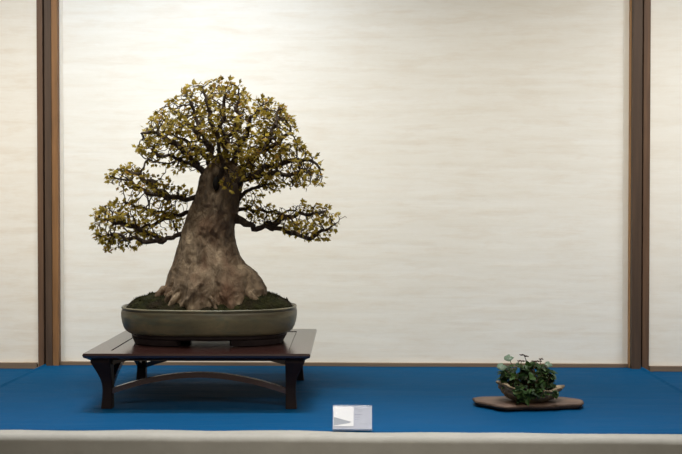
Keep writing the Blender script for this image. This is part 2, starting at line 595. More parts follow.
for a in (-1, 1):
    for b in (-1, 1): leg(a, b)

LIX, LIY = HW - 0.013 - 0.046, HD - 0.013 - 0.046
def stretcher(side):
    L = LIX if side in ('front', 'back') else LIY
    z0, z1 = 0.040, 0.0800
    if side in ('left', 'right'): z1 = 0.099
    th = 0.0065
    n = 28
    loop_t, loop_b = [], []
    for i in range(n + 1):
        u = -1 + 2 * i / n
        z = z0 + (z1 - z0) * (1 - abs(u) ** 1.9)
        # normal of the arc
        dz = -(z1 - z0) * 1.9 * abs(u) ** 0.9 * (1 if u > 0 else -1) / L
        nx_, nz_ = -dz, 1.0
        l = math.hypot(nx_, nz_)
        loop_t.append((u * (L + 0.004) + nx_ / l * th, z + nz_ / l * th))
        loop_b.append((u * (L + 0.004) - nx_ / l * th, z - nz_ / l * th))
    loop = loop_t + loop_b[::-1]
    c = (LIY if side in ('front', 'back') else LIX) + 0.013
    sg = -1 if side in ('front', 'left') else 1
    a, b = sorted((sg * (c - 0.0075), sg * (c + 0.0075)))
    link('stretcher', prism(loop, a, b, 'y' if side in ('front', 'back') else 'x'), M['stand'] if side in ('front', 'back') else M['stand_y'], stand)
def apron(side):
    L = (LIX if side in ('front', 'back') else LIY) + 0.004
    zt = SH - TH
    pts = [(-L, zt), (-L, zt - 0.014), (-L + 0.008, zt - 0.013), (-L + 0.040, zt - 0.005), (L - 0.040, zt - 0.005), (L - 0.008, zt - 0.013), (L, zt - 0.014), (L, zt)]
    c = (LIY if side in ('front', 'back') else LIX) + 0.024
    sg = -1 if side in ('front', 'left') else 1
    a, b = sorted((sg * (c - 0.005), sg * (c + 0.005)))
    link('apron', prism(pts, a, b, 'y' if side in ('front', 'back') else 'x'), M['stand'] if side in ('front', 'back') else M['stand_y'], stand)
for s in ('front', 'back', 'left', 'right'):
    stretcher(s); apron(s)

# ------------------------------------------------------------------ the pot
PZ = T + 0.0005 + SH
PA, PB = 0.2255, 0.142
pot = empty('bonsai_pot', (SX, SY, PZ))
pot.rotation_euler.z = 0.022
tag(pot, 'shallow oval bonsai pot with mottled grey-green glaze and dark clay feet', 'pot')
def oval(a, b, n=96, p=2.5):
    out = []
    for i in range(n):
        t = 2 * math.pi * i / n
        c, s = math.cos(t), math.sin(t)
        out.append((a * math.copysign(abs(c) ** (2 / p), c), b * math.copysign(abs(s) ** (2 / p), s)))
    return out
def lathe_oval(prof, name, mat, parent, close=True, n=96):
    """prof: (inset, z)"""
    vs, fs = [], []
    for (ins, z) in prof:
        for (x, y) in oval(PA - ins, PB - ins, n):
            vs.append((x, y, z + 0.0006 * mn.noise(Vector((x * 20, y * 20, z * 30)))))
    for r in range(len(prof) - 1):
        for i in range(n):
            a, b = r * n + i, r * n + (i + 1) % n
            fs.append((a, b, b + n, a + n))
    fs.append(tuple(range(n))[::-1])
    fs.append(tuple(range((len(prof) - 1) * n, len(prof) * n)))
    return from_py(name, vs, fs, mat, parent)
lathe_oval([(0.034, 0.024), (0.026, 0.0252), (0.0175, 0.027), (0.0110, 0.032), (0.0060, 0.041), (0.0025, 0.053), (0.0003, 0.066), (0, 0.076), (0.0015, 0.083),
            (0.003, 0.0865), (0.0012, 0.088), (0.0008, 0.0905), (0.002, 0.0922), (0.0045, 0.0925), (0.007, 0.091), (0.010, 0.086), (0.011, 0.076)],
           'glazed_body', M['glaze'], pot)
lathe_oval([(0.048, 0.012), (0.034, 0.0125), (0.027, 0.016), (0.0235, 0.0275), (0.030, 0.028)], 'clay_base', M['foot'], pot)
def foot(t0, t1):
    vs, fs = [], []
    n = 16
    k = 0
    for i in range(n + 1):
        t = t0 + (t1 - t0) * i / n
        c, s = math.cos(t), math.sin(t)
        q = abs(2 * i / n - 1)
        zb = 0.0
        for (ins, z) in ((0.031 + 0.004 * q ** 4, zb), (0.027, 0.014), (0.050, 0.014), (0.056, zb)):
            a, b = PA - ins, PB - ins
            vs.append((a * math.copysign(abs(c) ** .8, c), b * math.copysign(abs(s) ** .8, s), z))
    for i in range(n):
        for j in range(4):
            a, b = i * 4 + j, i * 4 + (j + 1) % 4
            fs.append((a, b, b + 4, a + 4))
    fs.append((0, 1, 2, 3)); fs.append(tuple(n * 4 + j for j in (3, 2, 1, 0)))
    link_o = from_py('foot', vs, fs, M['foot'], pot, smooth=False)
D_ = math.radians
for a, b in ((188, 254), (286, 352), (8, 74), (106, 172)):
    foot(D_(a), D_(b))

# soil and moss in the pot
def moss_h(x, y):
    r = ((abs(x) / (PA - 0.012)) ** 2.5 + (abs(y) / (PB - 0.012)) ** 2.5) ** (1 / 2.5)
    r = min(r, 1)
    d = 1 - r
    fr = 1 if y > 0 else 0.15 + 0.75 * (1 - (y / PB) ** 2 if abs(x) < 0.1 else 1)
    h = 0.0865 + 0.037 * fr * min(1, d / 0.3) ** 0.45
    h += (0.004 * mn.noise(Vector((x * 28, y * 28, 1))) + 0.002 * mn.noise(Vector((x * 80, y * 80, 4)))) * min(1, d * 6)
    return h
def moss():
    bm = bmesh.new()
    nr, nt2 = 34, 130
    c = bm.verts.new((0, 0, moss_h(0, 0)))
    prev = None
    for r in range(1, nr + 1):
        k = r / nr
        ring = [bm.verts.new((x, y, moss_h(x, y))) for x, y in oval((PA - 0.0112) * k, (PB - 0.0112) * k, nt2)]
        for i in range(nt2):
            if prev is None: bm.faces.new((c, ring[i], ring[(i + 1) % nt2]))
            else: bm.faces.new((prev[i], ring[i], ring[(i + 1) % nt2], prev[(i + 1) % nt2]))
        prev = ring
    low = [bm.verts.new((v.co.x, v.co.y, 0.077)) for v in prev]
    for i in range(nt2):
        bm.faces.new((prev[i], low[i], low[(i + 1) % nt2], prev[(i + 1) % nt2]))
    # tufts
    rr = random.Random(5)
    for q in range(2600):
        a = rr.random() * 2 * math.pi; k = math.sqrt(rr.random()) * 0.97
        x = (PA - 0.013) * k * math.cos(a); y = (PB - 0.013) * k * math.sin(a)
        if mn.noise(Vector((x * 18, y * 18, 7))) < -0.12: continue
        z = moss_h(x, y) - 0.001
        h = rr.uniform(0.003, 0.008); w_ = rr.uniform(0.0012, 0.0026)
        b = rr.random() * 3.14
        dx, dy = w_ * math.cos(b), w_ * math.sin(b)
        t = bm.verts.new((x + rr.uniform(-.003, .003), y + rr.uniform(-.003, .003), z + h))
        v1 = bm.verts.new((x - dx, y - dy, z)); v2 = bm.verts.new((x + dx, y + dy, z)); v3 = bm.verts.new((x - dy, y + dx, z))
        bm.faces.new((v1, v2, t)); bm.faces.new((v2, v3, t)); bm.faces.new((v3, v1, t))
    o = link('moss', bm, M['moss'], None, (SX, SY, PZ), True)
    tag(o, 'dark green moss covering the soil in the oval pot around the trunk', 'moss', None, 'stuff')
moss()

# ------------------------------------------------------------------ the bonsai
TD = 2.53
def tp(px, py, dy=0.0):
    """photo pixel at the tree's plane (moved dy towards +Y) -> tree-local metres; dy keeps x,z of the plane"""
    v = at(px, py, TD)
    return Vector((v.x - SX, v.y + dy - SY, v.z - (PZ + 0.088)))
tree = empty('bonsai_tree', (SX, SY, PZ + 0.088))
tag(tree, 'old maple bonsai with massive flared trunk and small olive-gold leaves', 'bonsai tree')

prof = [(309, 156, 270), (304, 155, 270), (299, 156, 268), (293, 160, 266), (287, 163.5, 265), (280, 166, 262), (272, 169, 256.5), (264, 172, 246), (255, 175, 240),
        (246, 177.5, 237), (237, 180, 234.5), (228, 182.5, 234.5), (218, 186, 237), (208, 190, 238.5), (198, 194, 240.5), (188, 198, 242),
        (178, 200, 245), (170, 202, 243), (163, 206, 238), (158, 212, 232)]
prof = [(y, a, b) for y, a, b in prof]
def interp(y):
    for (y0, a0, b0), (y1, a1, b1) in zip(prof, prof[1:]):
        if y0 >= y >= y1:
            t = (y0 - y) / (y0 - y1)
            return a0 + (a1 - a0) * t, b0 + (b1 - b0) * t
    return prof[-1][1:]
RIDGES = [(217, 268, 187, 305, .0085, .022), (206, 262, 206, 305, .006, .010), (224, 272, 238, 305, .010, .026), (246, 258, 262, 305, .014, .022), (180, 262, 168, 305, .010, .018), (250, 262, 250, 300, .004, -.016),
          (196, 255, 176, 305, .005, .012), (214, 285, 218, 305, .006, .016), (228, 240, 232, 290, .006, .006), (200, 225, 196, 290, .006, .006)]
def trunk():
    n, rows = 150, 120
    vs, fs = [], []
    for r in range(rows + 1):
        t = r / rows
        y = 309 + (158 - 309) * t
        a, b = interp(y)
        pa, pb = tp(a, y), tp(b, y)
        cx, hw, z = (pa.x + pb.x) / 2, (pb.x - pa.x) / 2, pa.z
        low = max(0, 1 - t / 0.34)                     # 1 at the base
        top = max(0, (t - 0.86) / 0.14)
        hd = hw * (0.80 - 0.06 * low)
        hd = min(hd, 0.112)
        for i in range(n):
            th = 2 * math.pi * i / n
            c, s = math.cos(th), math.sin(th)
            # angular lobes that grow towards the root flare, nil at the left/right silhouette
            side = abs(c) ** 6
            lob = 0.5 * math.sin(7 * th + 1.0 + 1.3 * t * 4) + 0.5 * math.sin(11 * th + 2.2 - 3 * t)
            ridge = mn.noise(Vector((c * 2.6, s * 2.6, z * 7))) + 1.6 * top * mn.noise(Vector((c * 3.4, s * 3.4, z * 25)))
            fine = mn.noise(Vector((c * 7, s * 7, z * 30)))
            vfine = mn.noise(Vector((c * 16, s * 16, z * 90)))
            k = 1 + (0.10 * low ** 1.2 * lob) * (1 - 0.7 * side) + 0.085 * ridge * (1 - 0.6 * side) + 0.030 * fine + 0.012 * vfine
            # folds bulging just above the soil on the front
            fold = 0
            if s < 0:
                fold = 0.10 * math.exp(-((t - 0.16) / 0.09) ** 2) * max(0, math.sin(3.2 * th + 0.4)) + 0.05 * math.exp(-((t - 0.30) / 0.05) ** 2) * math.cos(5 * th)
            k += fold * (1 - side)
            k *= (1 - 0.45 * top ** 2)
            # dark hollow near the top of the front face
            x = cx + hw * k * c
            yy = hd * k * s
            if s < 0:
                yo = 0
                for (xa, ya, xb, yb, wd, am) in RIDGES:
                    if yb < y: q_ = 1.0
                    q_ = max(0.0, min(1.0, (y - ya) / (yb - ya)))
                    xr = tp(xa + (xb - xa) * q_, y).x
                    yo += am * (q_ ** 0.7) * math.exp(-((x - xr) / wd) ** 2) * (1 if y > ya - 1 else 0)
                yy -= yo * (1 - abs(c) ** 8) * (0.85 + 0.5 * mn.noise(Vector((x * 60, z * 60, 3))))
                yy -= 0.007 * mn.noise(Vector((x * 45, 2, z * 22))) + 0.003 * mn.noise(Vector((x * 130, 2, z * 70)))
                hx, hz = tp(218, 184).x, tp(218, 184).z
                dd = ((x - hx) / 0.0125) ** 2 + ((z - hz) / 0.024) ** 2
                if dd < 4: yy += 0.030 * math.exp(-dd * 1.2)
            vs.append((x, yy, z))
    for r in range(rows):
        for i in range(n):
            a, b = r * n + i, r * n + (i + 1) % n
            fs.append((a, b, b + n, a + n))
    ctop = len(vs)
    pz = tp(222, 154)
    vs.append((pz.x, 0, pz.z))
    for i in range(n):
        fs.append((rows * n + i, rows * n + (i + 1) % n, ctop))
    return from_py('trunk', vs, fs, M['trunk'], tree)
trunk()
# hollow lining
def blob(name, c, rad, mat, parent, amp=0.25, fr=30, seed=0, sub=3, loc=(0, 0, 0)):
    bm = bmesh.new()
    bmesh.ops.create_icosphere(bm, subdivisions=sub, radius=1)
    for v in bm.verts:
        q = v.co.copy()
        k = 1 + amp * mn.noise(Vector((q.x * 2 + seed, q.y * 2, q.z * 2))) + amp * 0.4 * mn.noise(q * 6 + Vector((seed, 0, 0)))
        v.co = Vector((q.x * rad[0] * k + c[0], q.y * rad[1] * k + c[1], q.z * rad[2] * k + c[2]))
    return link(name, bm, mat, parent, loc, True)
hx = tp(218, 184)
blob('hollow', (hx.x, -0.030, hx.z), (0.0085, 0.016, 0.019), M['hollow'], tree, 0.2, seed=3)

# surface roots
def tube(bm, pts, rad, seg=6, cap=True):
    prev = None
    n = len(pts)
    up = Vector((0.13, 0.91, 0.37)).normalized()
    for i in range(n):
        d = (pts[min(i + 1, n - 1)] - pts[max(i - 1, 0)])
        if d.length < 1e-9: d = Vector((0, 0, 1))
        d.normalize()
        u = up - d * up.dot(d)
        if u.length < 0.05: u = Vector((1, 0, 0)) - d * d.x
        u.normalize()
        up = u
        v = d.cross(u)
        ring = [bm.verts.new(pts[i] + (u * math.cos(2 * math.pi * k / seg) + v * math.sin(2 * math.pi * k / seg)) * rad[i]) for k in range(seg)]
        if prev:
            for k in range(seg):
                bm.faces.new((prev[k], prev[(k + 1) % seg], ring[(k + 1) % seg], ring[k]))
        elif cap: bm.faces.new(ring[::-1])
        prev = ring
    if cap: bm.faces.new(prev)
rr = random.Random(11)
for (x0, y0, x1, y1, r0, r1, dp0, dp1) in [
        (196, 286, 176, 303, .014, .011, -.075, -.100), (206, 288, 205, 304, .012, .009, -.088, -.112),
        (224, 289, 236, 304, .014, .010, -.085, -.106), (246, 290, 262, 302, .018, .013, -.055, -.075),
        (172, 288, 160, 297, .016, .013, -.035, -.045), (184, 290, 166, 304, .012, .009, -.070, -.085),
        (214, 294, 222, 305, .010, .007, -.098, -.114), (176, 290, 156, 296, .012, .010, .0, .005)]:
    bm = bmesh.new()
    a, b = tp(x0, y0, dp0), tp(x1, y1, dp1)
    pts, rd = [], []
    for i in range(14):
        t = i / 13
        p = a.lerp(b, t)
        p.z += 0.010 * math.sin(t * math.pi) - 0.006 * t * t
        p += Vector((mn.noise(p * 40), mn.noise(p * 40 + Vector((9, 0, 0))), 0)) * 0.006
        pts.append(p)
        rd.append(0.62 * (r0 + (r1 - r0) * t) * (1 + 0.35 * mn.noise(Vector((t * 6, x0, 0)))) * (1 if i < 13 else 0.5))
    tube(bm, pts, rd, 12)
    link('root', bm, M['trunk'], tree, smooth=True)

# --- primary limbs: hand-laid paths (px, py, depth) with start and end radius
LIMBS = [
    ('crown_left', [(212, 178, -.01), (200, 167, -.02), (186, 160, -.035), (170, 157, -.045), (156, 152, -.05)], 0.0124, 0.0022),
    ('crown_left_back', [(214, 172, .02), (202, 156, .03), (190, 146, .045), (176, 136, .055)], 0.0104, 0.0019),
    ('crown_upper_left', [(218, 168, .0), (211, 150, -.01), (203, 134, -.02), (197, 118, -.02), (193, 104, -.015)], 0.0108, 0.0019),
    ('crown_top', [(224, 166, .0), (225, 148, .008), (221, 130, .012), (224, 112, .01), (222, 98, .005)], 0.0112, 0.0019),
    ('crown_upper_right', [(231, 168, .0), (239, 150, .0), (247, 134, -.01), (252, 118, -.015), (261, 107, -.015)], 0.0104, 0.0019),
    ('crown_right', [(236, 174, .0), (250, 160, .01), (264, 150, .02), (279, 140, .025), (290, 133, .03)], 0.0100, 0.0019),
    ('crown_right_low', [(236, 184, -.01), (251, 177, -.025), (268, 173, -.04), (287, 174, -.045), (306, 171, -.045)], 0.0104, 0.0019),
    ('crown_front', [(224, 176, -.03), (226, 162, -.055), (222, 148, -.075), (228, 134, -.085)], 0.0080, 0.0019),
    ('crown_back', [(226, 172, .03), (232, 158, .06), (236, 144, .08), (230, 128, .09)], 0.0088, 0.0019),
    ('left_pad_upper', [(205, 197, .0), (190, 198, -.01), (172, 198, -.02), (156, 194, -.025), (140, 187, -.025), (127, 179, -.02)], 0.0092, 0.0017),
    ('left_pad_middle', [(200, 213, .0), (187, 213, .01), (172, 215, .025), (155, 212, .035), (138, 208, .035), (122, 205, .03)], 0.0080, 0.0017),
    ('left_pad_lower', [(192, 228, .0), (180, 234, -.012), (166, 240, -.02), (148, 241, -.025), (130, 238, -.025), (113, 232, -.02)], 0.0084, 0.0017),
    ('right_pad', [(230, 216, .0), (243, 222, -.01), (256, 229, -.02), (270, 228, -.02), (284, 229, -.02), (297, 234, -.02), (311, 236, -.018), (326, 230, -.012), (338, 222, -.01)], 0.0132, 0.0015),
    ('right_pad_back', [(234, 210, .01), (248, 208, .02), (260, 212, .03), (276, 212, .035), (292, 210, .035)], 0.0064, 0.0015),
    ('right_middle', [(238, 197, .0), (248, 193, -.01), (258, 188, -.02), (270, 184, -.02)], 0.0072, 0.0015),
    ('fork', [(166, 240, -.02), (150, 233, -.01), (132, 227, .01), (113, 221, .015), (99, 219, .015)], .0050, .0014),
    ('fork', [(172, 198, -.02), (158, 187, -.01), (142, 177, .0), (126, 169, .01)], .0050, .0014),
    ('fork', [(172, 215, .025), (158, 222, .03), (142, 228, .03), (124, 233, .03)], .0045, .0014),
    ('fork', [(200, 165, -.02), (186, 149, -.05), (167, 138, -.06), (149, 133, -.05)], .0060, .0015),
    ('fork', [(211, 150, -.01), (197, 133, .02), (182, 118, .035), (172, 108, .03)], .0060, .0015),
    ('fork', [(225, 148, .008), (236, 128, -.02), (240, 108, -.03), (241, 93, -.02)], .0060, .0015),
    ('fork', [(225, 146, .008), (214, 128, -.04), (210, 108, -.05), (207, 93, -.03)], .0055, .0015),
    ('fork', [(250, 160, .01), (267, 143, -.03), (276, 124, -.04), (281, 112, -.03)], .0060, .0015),
    ('fork', [(251, 177, -.025), (275, 166, .0), (298, 159, .01), (317, 161, .01)], .0060, .0015),
    ('fork', [(256, 229, -.02), (274, 221, .0), (296, 214, .005), (320, 213, .0)], .0050, .0014),
    ('fork', [(270, 228, -.02), (284, 217, -.04), (299, 207, -.035)], .0040, .0013),
    ('fork', [(206, 150, .02), (190, 158, -.05), (174, 164, -.06), (158, 162, -.05)], .0045, .0014),
]
CROWN = [(138, 150), (137, 142), (147, 126), (158, 112), (168, 102), (180, 95), (185, 87), (200, 84), (214, 79), (228, 80), (245, 84), (251, 94), (268, 99), (284, 108), (293, 120),
         (297, 134), (302, 146), (311, 155), (321, 158), (326, 168), (325, 183), (308, 187), (290, 188), (270, 191), (255, 189), (243, 180), (222, 168), (204, 170), (190, 172), (175, 169), (160, 165), (145, 162)]
LUP = [(108, 173), (118, 165), (133, 163), (146, 172), (160, 180), (178, 186), (190, 192), (190, 203), (170, 205), (150, 203), (134, 198), (120, 189), (110, 182)]
LLOW = [(92, 219), (103, 206), (118, 200), (138, 202), (160, 207), (178, 210), (184, 222), (174, 234), (152, 242), (138, 248), (120, 249), (107, 251), (101, 240), (96, 230)]
RLOW = [(244, 206), (252, 200), (262, 199), (275, 207), (290, 206), (304, 202), (321, 205), (334, 212), (347, 213), (347, 221), (334, 231), (321, 240), (300, 238), (280, 232), (262, 228), (248, 218)]
RMID = [(240, 186), (262, 186), (264, 196), (252, 203), (241, 204)]
def inside(p, poly):
    x, y = p; r = False
    for i in range(len(poly)):
        (x0, y0), (x1, y1) = poly[i], poly[i - 1]
        if (y0 > y) != (y1 > y) and x < (x1 - x0) * (y - y0) / (y1 - y0) + x0: r = not r
    return r
def edge_dist(p, poly):
    best = 1e9
    for i in range(len(poly)):
        a, b = Vector((*poly[i], 0)), Vector((*poly[i - 1], 0))
        q = Vector((*p, 0)); ab = b - a
        t = max(0, min(1, (q - a).dot(ab) / ab.length_squared))
        best = min(best, (q - a - ab * t).length)
    return best
rnd = random.Random(42)
ATT = []
for poly, n, dmax, full in ((CROWN, 3900, .125, 45), (LUP, 620, .060, 16), (LLOW, 960, .070, 20), (RLOW, 720, .060, 15), (RMID, 40, .03, 8)):
    xs = [p[0] for p in poly]; ys = [p[1] for p in poly]
    k = 0
    while k < n:
        p = (rnd.uniform(min(xs), max(xs)), rnd.uniform(min(ys), max(ys)))
        if not inside(p, poly): continue
        e = edge_dist(p, poly)
        d = dmax * math.sqrt(min(1, e / full)) + 0.012
        dy = rnd.uniform(-d, d)
        # shells: leave pockets of air
        v = tp(p[0], p[1], dy)
        if mn.noise(v * 22 + Vector((3, 1, 7))) < -0.14: continue
        ATT.append(v); k += 1
for k in range(70):      # leafy twigs in front of the trunk's top
    ATT.append(tp(rnd.gauss(237, 5.5), rnd.gauss(181, 5), -0.075 + rnd.uniform(-.02, .015)))
A = np.array([tuple(v) for v in ATT])
nodes, parent, limb_id, minr = [], [], [], []
for li, (nm, path, r0, r1) in enumerate(LIMBS):
    P = [tp(*p) for p in path]
    L = sum((b - a).length for a, b in zip(P, P[1:]))
    acc = 0
    last = -1
    for s, (a, b) in enumerate(zip(P, P[1:])):
        m = max(1, int((b - a).length / 0.007))
        for j in range(m + (1 if s == len(P) - 2 else 0)):
            q = a.lerp(b, j / m)
            t = (acc + (b - a).length * j / m) / L
            jit = 0.0060 * min(1, t * 4)
            q = q + Vector([mn.noise(q * 45 + Vector((k * 10, li, 0))) for k in range(3)]) * jit * 2
            nodes.append(tuple(q)); parent.append(last); limb_id.append(li); minr.append((r0 + (r1 - r0) * t ** 0.5) * (1 + (0 if nm == 'fork' else 0.75) * math.exp(-t / 0.07)) * (1 + 0.18 * mn.noise(q * 60)))
            last = len(nodes) - 1
        acc += (b - a).length
STEP, KILL, INFL = 0.0062, 0.0076, 0.045
nodes = np.array(nodes)
nn = len(nodes)
near = np.full(len(A), -1); nd = np.full(len(A), 9.0)
def update(new, base):
    global near, nd
    for s in range(0, len(new), 400):
        blk = new[s:s + 400]
        d = np.linalg.norm(A[:, None, :] - blk[None], axis=2)
        j = d.argmin(1); dm = d[np.arange(len(A)), j]
        m = dm < nd
        near[m] = j[m] + base + s; nd[m] = dm[m]
update(nodes, 0)
rs = np.random.RandomState(3)
for it in range(90):
    alive = nd > KILL
    A = A[alive]; near = near[alive]; nd = nd[alive]
    if len(A) == 0: break
    act = nd < INFL
    if not act.any(): break
    ids = np.unique(near[act])
    new = []
    for i in ids:
        m = act & (near == i)
        dv = A[m] - nodes[i]
        dv /= np.linalg.norm(dv, axis=1)[:, None]
        d = dv.sum(0)
        l = np.linalg.norm(d)
        if l < 1e-3: d = dv[0]; l = 1
        d = d / l
        if parent[i] >= 0:
            pd = nodes[i] - nodes[parent[i]]; pd /= (np.linalg.norm(pd) + 1e-9)
            d = d * 0.8 + pd * 0.25
        d += rs.normal(0, 0.22, 3)
        d /= np.linalg.norm(d)
        new.append(nodes[i] + d * STEP)
        parent.append(int(i)); limb_id.append(limb_id[i]); minr.append(0)
    base = len(nodes)
    new = np.array(new)
    nodes = np.vstack([nodes, new])
    update(new, base)
NN = len(nodes)
kids = [[] for _ in range(NN)]
for i, p in enumerate(parent):
    if p >= 0: kids[p].append(i)
rad = np.zeros(NN)
for i in range(NN - 1, -1, -1):
    # children always have a higher index than their parent
    if not kids[i]: rad[i] = 0.00085
    else: rad[i] = min(0.0070, (sum(rad[k] ** 2.2 for k in kids[i])) ** (1 / 2.2))
for i in range(NN): rad[i] = max(rad[i], minr[i])
print('tree nodes', NN, 'left attractors', len(A))
V3 = [Vector(p) for p in nodes]
LEAF = [(0, 0), (.14, .14), (.26, .36), (.42, .66), (.20, .62), (.0, 1.0)]
LOUT = LEAF + [(-a, b) for a, b in LEAF[-2:0:-1]]
def add_leaf(vs, fs, tone, p, d, nrm, size, tn, curl):
    d = d.normalized()
    sx_ = d.cross(nrm)
    if sx_.length < 0.05: sx_ = d.cross(Vector((1, 0, 0)))
    sx_.normalize(); nz = sx_.cross(d)
    b = len(vs)
    vs.append(p + d * size * 0.35)
    for (u, v) in LOUT:
        vs.append(p + sx_ * u * size + d * v * size + nz * (-(abs(u) ** 1.5) * curl - v * v * curl * 0.6) * size)
    n = len(LOUT)
    for i in range(n): fs.append((b, b + 1 + i, b + 1 + (i + 1) % n))
    tone.extend([tn] * (n + 1))
def finish_leaves(name, vs, fs, tone, mat, par):
    o = from_py(name, vs, fs, mat, par, smooth=False)
    at_ = o.data.attributes.new('tone', 'FLOAT', 'POINT')
    at_.data.foreach_set('value', tone)
    return o
for li, (nm, path, r0, r1) in enumerate(LIMBS):
    bm = bmesh.new()
    vs, fs, tone = [], [], []
    ids = [i for i in range(NN) if limb_id[i] == li]
    root = next(i for i in ids if parent[i] == -1)
    stack = [(root, None)]
    while stack:
        s, par_ = stack.pop()
        chain = [s]
        pts, rd = [], []
        if par_ is not None: pts.append(V3[par_]); rd.append(min(rad[par_], rad[s] * 1.15))
        cur = s
        while True:
            pts.append(V3[cur]); rd.append(rad[cur])
            if not kids[cur]: break
            ks = sorted(kids[cur], key=lambda k: -rad[k])
            for k in ks[1:]: stack.append((k, cur))
            cur = ks[0]
        if len(pts) > 1:
            rd[-1] *= 0.6
            tube(bm, pts, rd, 8 if max(rd) > 0.004 else 5, cap=True)
    br = link('branch', bm, M['branch'], tree, smooth=True)
    for i in ids:
        if rad[i] > 0.0017: continue
        tip = not kids[i]
        pr = 0.93 if tip else 0.09
        if tip and mn.noise(V3[i] * 30) < -0.18: pr = 0.35
        if rnd.random() > pr: continue
        d0 = (V3[i] - V3[parent[i]]).normalized()
        out = Vector((V3[i].x - 0.0, V3[i].y, V3[i].z - 0.16)).normalized()
        for q in range(rnd.choice((2, 2, 3, 4)) if tip else 1):
            d = d0 * 0.5 + out * 0.35 + Vector((rnd.gauss(0, .6), rnd.gauss(0, .6), rnd.gauss(-0.12, .55)))
            if d.length < 0.1: continue
            nrm = Vector((rnd.gauss(0, .6), rnd.gauss(-.2, .6), 1)).normalized()
            add_leaf(vs, fs, tone, V3[i] + d.normalized() * 0.002, d, nrm, rnd.uniform(0.0092, 0.0178), min(1, max(0, rnd.gauss(.5, .25))), rnd.uniform(0, .5))
    if vs: finish_leaves('foliage', vs, fs, tone, M['leaf'], br)

# ------------------------------------------------------------------ small companion planting
KD = 2.385
slab_c = Vector((at(528.5, 400, KD).x, CAMY + KD, T))
def slab():
    out = [(-.131, .000), (-.131, .034), (-.118, .046), (-.060, .056), (.020, .060), (.085, .054), (.106, .046), (.130, .022), (.133, -.008),
           (.118, -.036), (.070, -.046), (.050, -.056), (-.020, -.062), (-.062, -.072), (-.080, -.064), (-.098, -.040), (-.124, -.014)]
    # smooth outline
    pts = []
    n = len(out)
    for i in range(n):
        p0, p1, p2, p3 = [Vector((*out[(i + k) % n], 0)) for k in (-1, 0, 1, 2)]
        for j in range(5):
            t = j / 5
            q = 0.5 * p1.lerp(p2, t) * 1.0 + 0.5 * 0.5 * ((2 * p1) + (p2 - p0) * t + (2 * p0 - 5 * p1 + 4 * p2 - p3) * t * t + (-p0 + 3 * p1 - 3 * p2 + p3) * t ** 3)
            q += Vector((mn.noise(q * 50), mn.noise(q * 50 + Vector((5, 5, 0))), 0)) * 0.004
            pts.append(q)
    n = len(pts)
    th = 0.0135
    root = empty('display_slab', (slab_c.x, slab_c.y, T + 0.0012))
    tag(root, 'flat irregular brown wood slab under the small rock planting', 'wood slab')
    def layer(prof2, name, mat):
        bm = bmesh.new()
        prev = None
        for (sc_, z) in prof2:
            ring = []
            for q in pts:
                k = 1 + sc_
                zz = z + (0.0012 * mn.noise(Vector((q.x * 40, q.y * 40, z * 100))) if z > 0.001 else 0)
                ring.append(bm.verts.new((q.x * (1 + sc_ * 0.5), q.y * k, zz)))
            if prev:
                for i in range(n): bm.faces.new((prev[i], prev[(i + 1) % n], ring[(i + 1) % n], ring[i]))
            else: bm.faces.new(ring[::-1])
            prev = ring
        bm.faces.new(prev)
        return link(name, bm, mat, root, smooth=True)
    layer([(-.16, 0), (-.07, .003), (-.02, .007), (0.0, .010), (-.02, .0115)], 'bark_edge', M['bark_edge'])
    o = layer([(-.03, .0105), (-.035, .0125), (-.07, th)], 'slab_face', M['slab'])
slab()
# hollow rock: a curved shell open at the top
rock_c = Vector((at(531, 400, KD).x, CAMY + KD, T + 0.0012 + 0.0130))
def rock():
    n, rows = 72, 16
    vs, fs = [], []
    def P(th, t, inner):
        c, s = math.cos(th), math.sin(th)
        # rim height varies: tall on the left and right horns, low at the front
        rim = 0.031 + 0.016 * max(0, -c) ** 1.5 + 0.003 * max(0, c) ** 2 + 0.008 * mn.noise(Vector((c * 2.4, s * 2.4, 2)))
        rx = 0.054 + 0.023 * t ** 0.6 * (1.08 if c < 0 else 0.95)
        ry = 0.036 + 0.010 * t
        rx -= 0.014 * (1 - t) ** 2; ry -= 0.008 * (1 - t) ** 2
        th_ = 0.010 if inner else 0
        k = 1 + 0.15 * mn.noise(Vector((c * 2.2, s * 2.2, t * 2.5))) + 0.09 * mn.noise(Vector((c * 7, s * 7, t * 5)))
        x = (rx * k - th_) * c
        y = (ry * k - th_) * s
        z = rim * t
        if inner: z = max(z, 0.008)
        return (x - 0.002, y, z)
    for r in range(rows + 1):
        for i in range(n): vs.append(P(2 * math.pi * i / n, r / rows, False))
    for r in range(rows, -1, -4):
        for i in range(n): vs.append(P(2 * math.pi * i / n, r / rows, True))
    R = len(vs) // n
    for r in range(R - 1):
        for i in range(n):
            a, b = r * n + i, r * n + (i + 1) % n
            fs.append((a, b, b + n, a + n))
    fs.append(tuple(range(n))[::-1]); fs.append(tuple(range((R - 1) * n, R * n)))
    o = from_py('rock_planter', vs, fs, M['rock'], None, rock_c)
    tag(o, 'hollow tan rock on the wood slab holding a small green plant', 'rock')
rock()
def mound():
    bm = bmesh.new()
    n = 40
    c = bm.verts.new((-0.004, 0, 0.036)); prev = None
    for r in range(1, 9):
        k = r / 8
        ring = [bm.verts.new((0.060 * k * math.cos(2 * math.pi * i / n) - 0.004, 0.033 * k * math.sin(2 * math.pi * i / n), 0.036 - 0.014 * k * k + 0.003 * mn.noise(Vector((k * 9, i, 1))))) for i in range(n)]
        for i in range(n):
            if prev is None: bm.faces.new((c, ring[i], ring[(i + 1) % n]))
            else: bm.faces.new((prev[i], ring[i], ring[(i + 1) % n], prev[(i + 1) % n]))
        prev = ring
    o = link('soil', bm, M['soil'], None, rock_c, True)
    tag(o, 'dark soil inside the hollow rock under the small plant', 'soil', None, 'stuff')
mound()
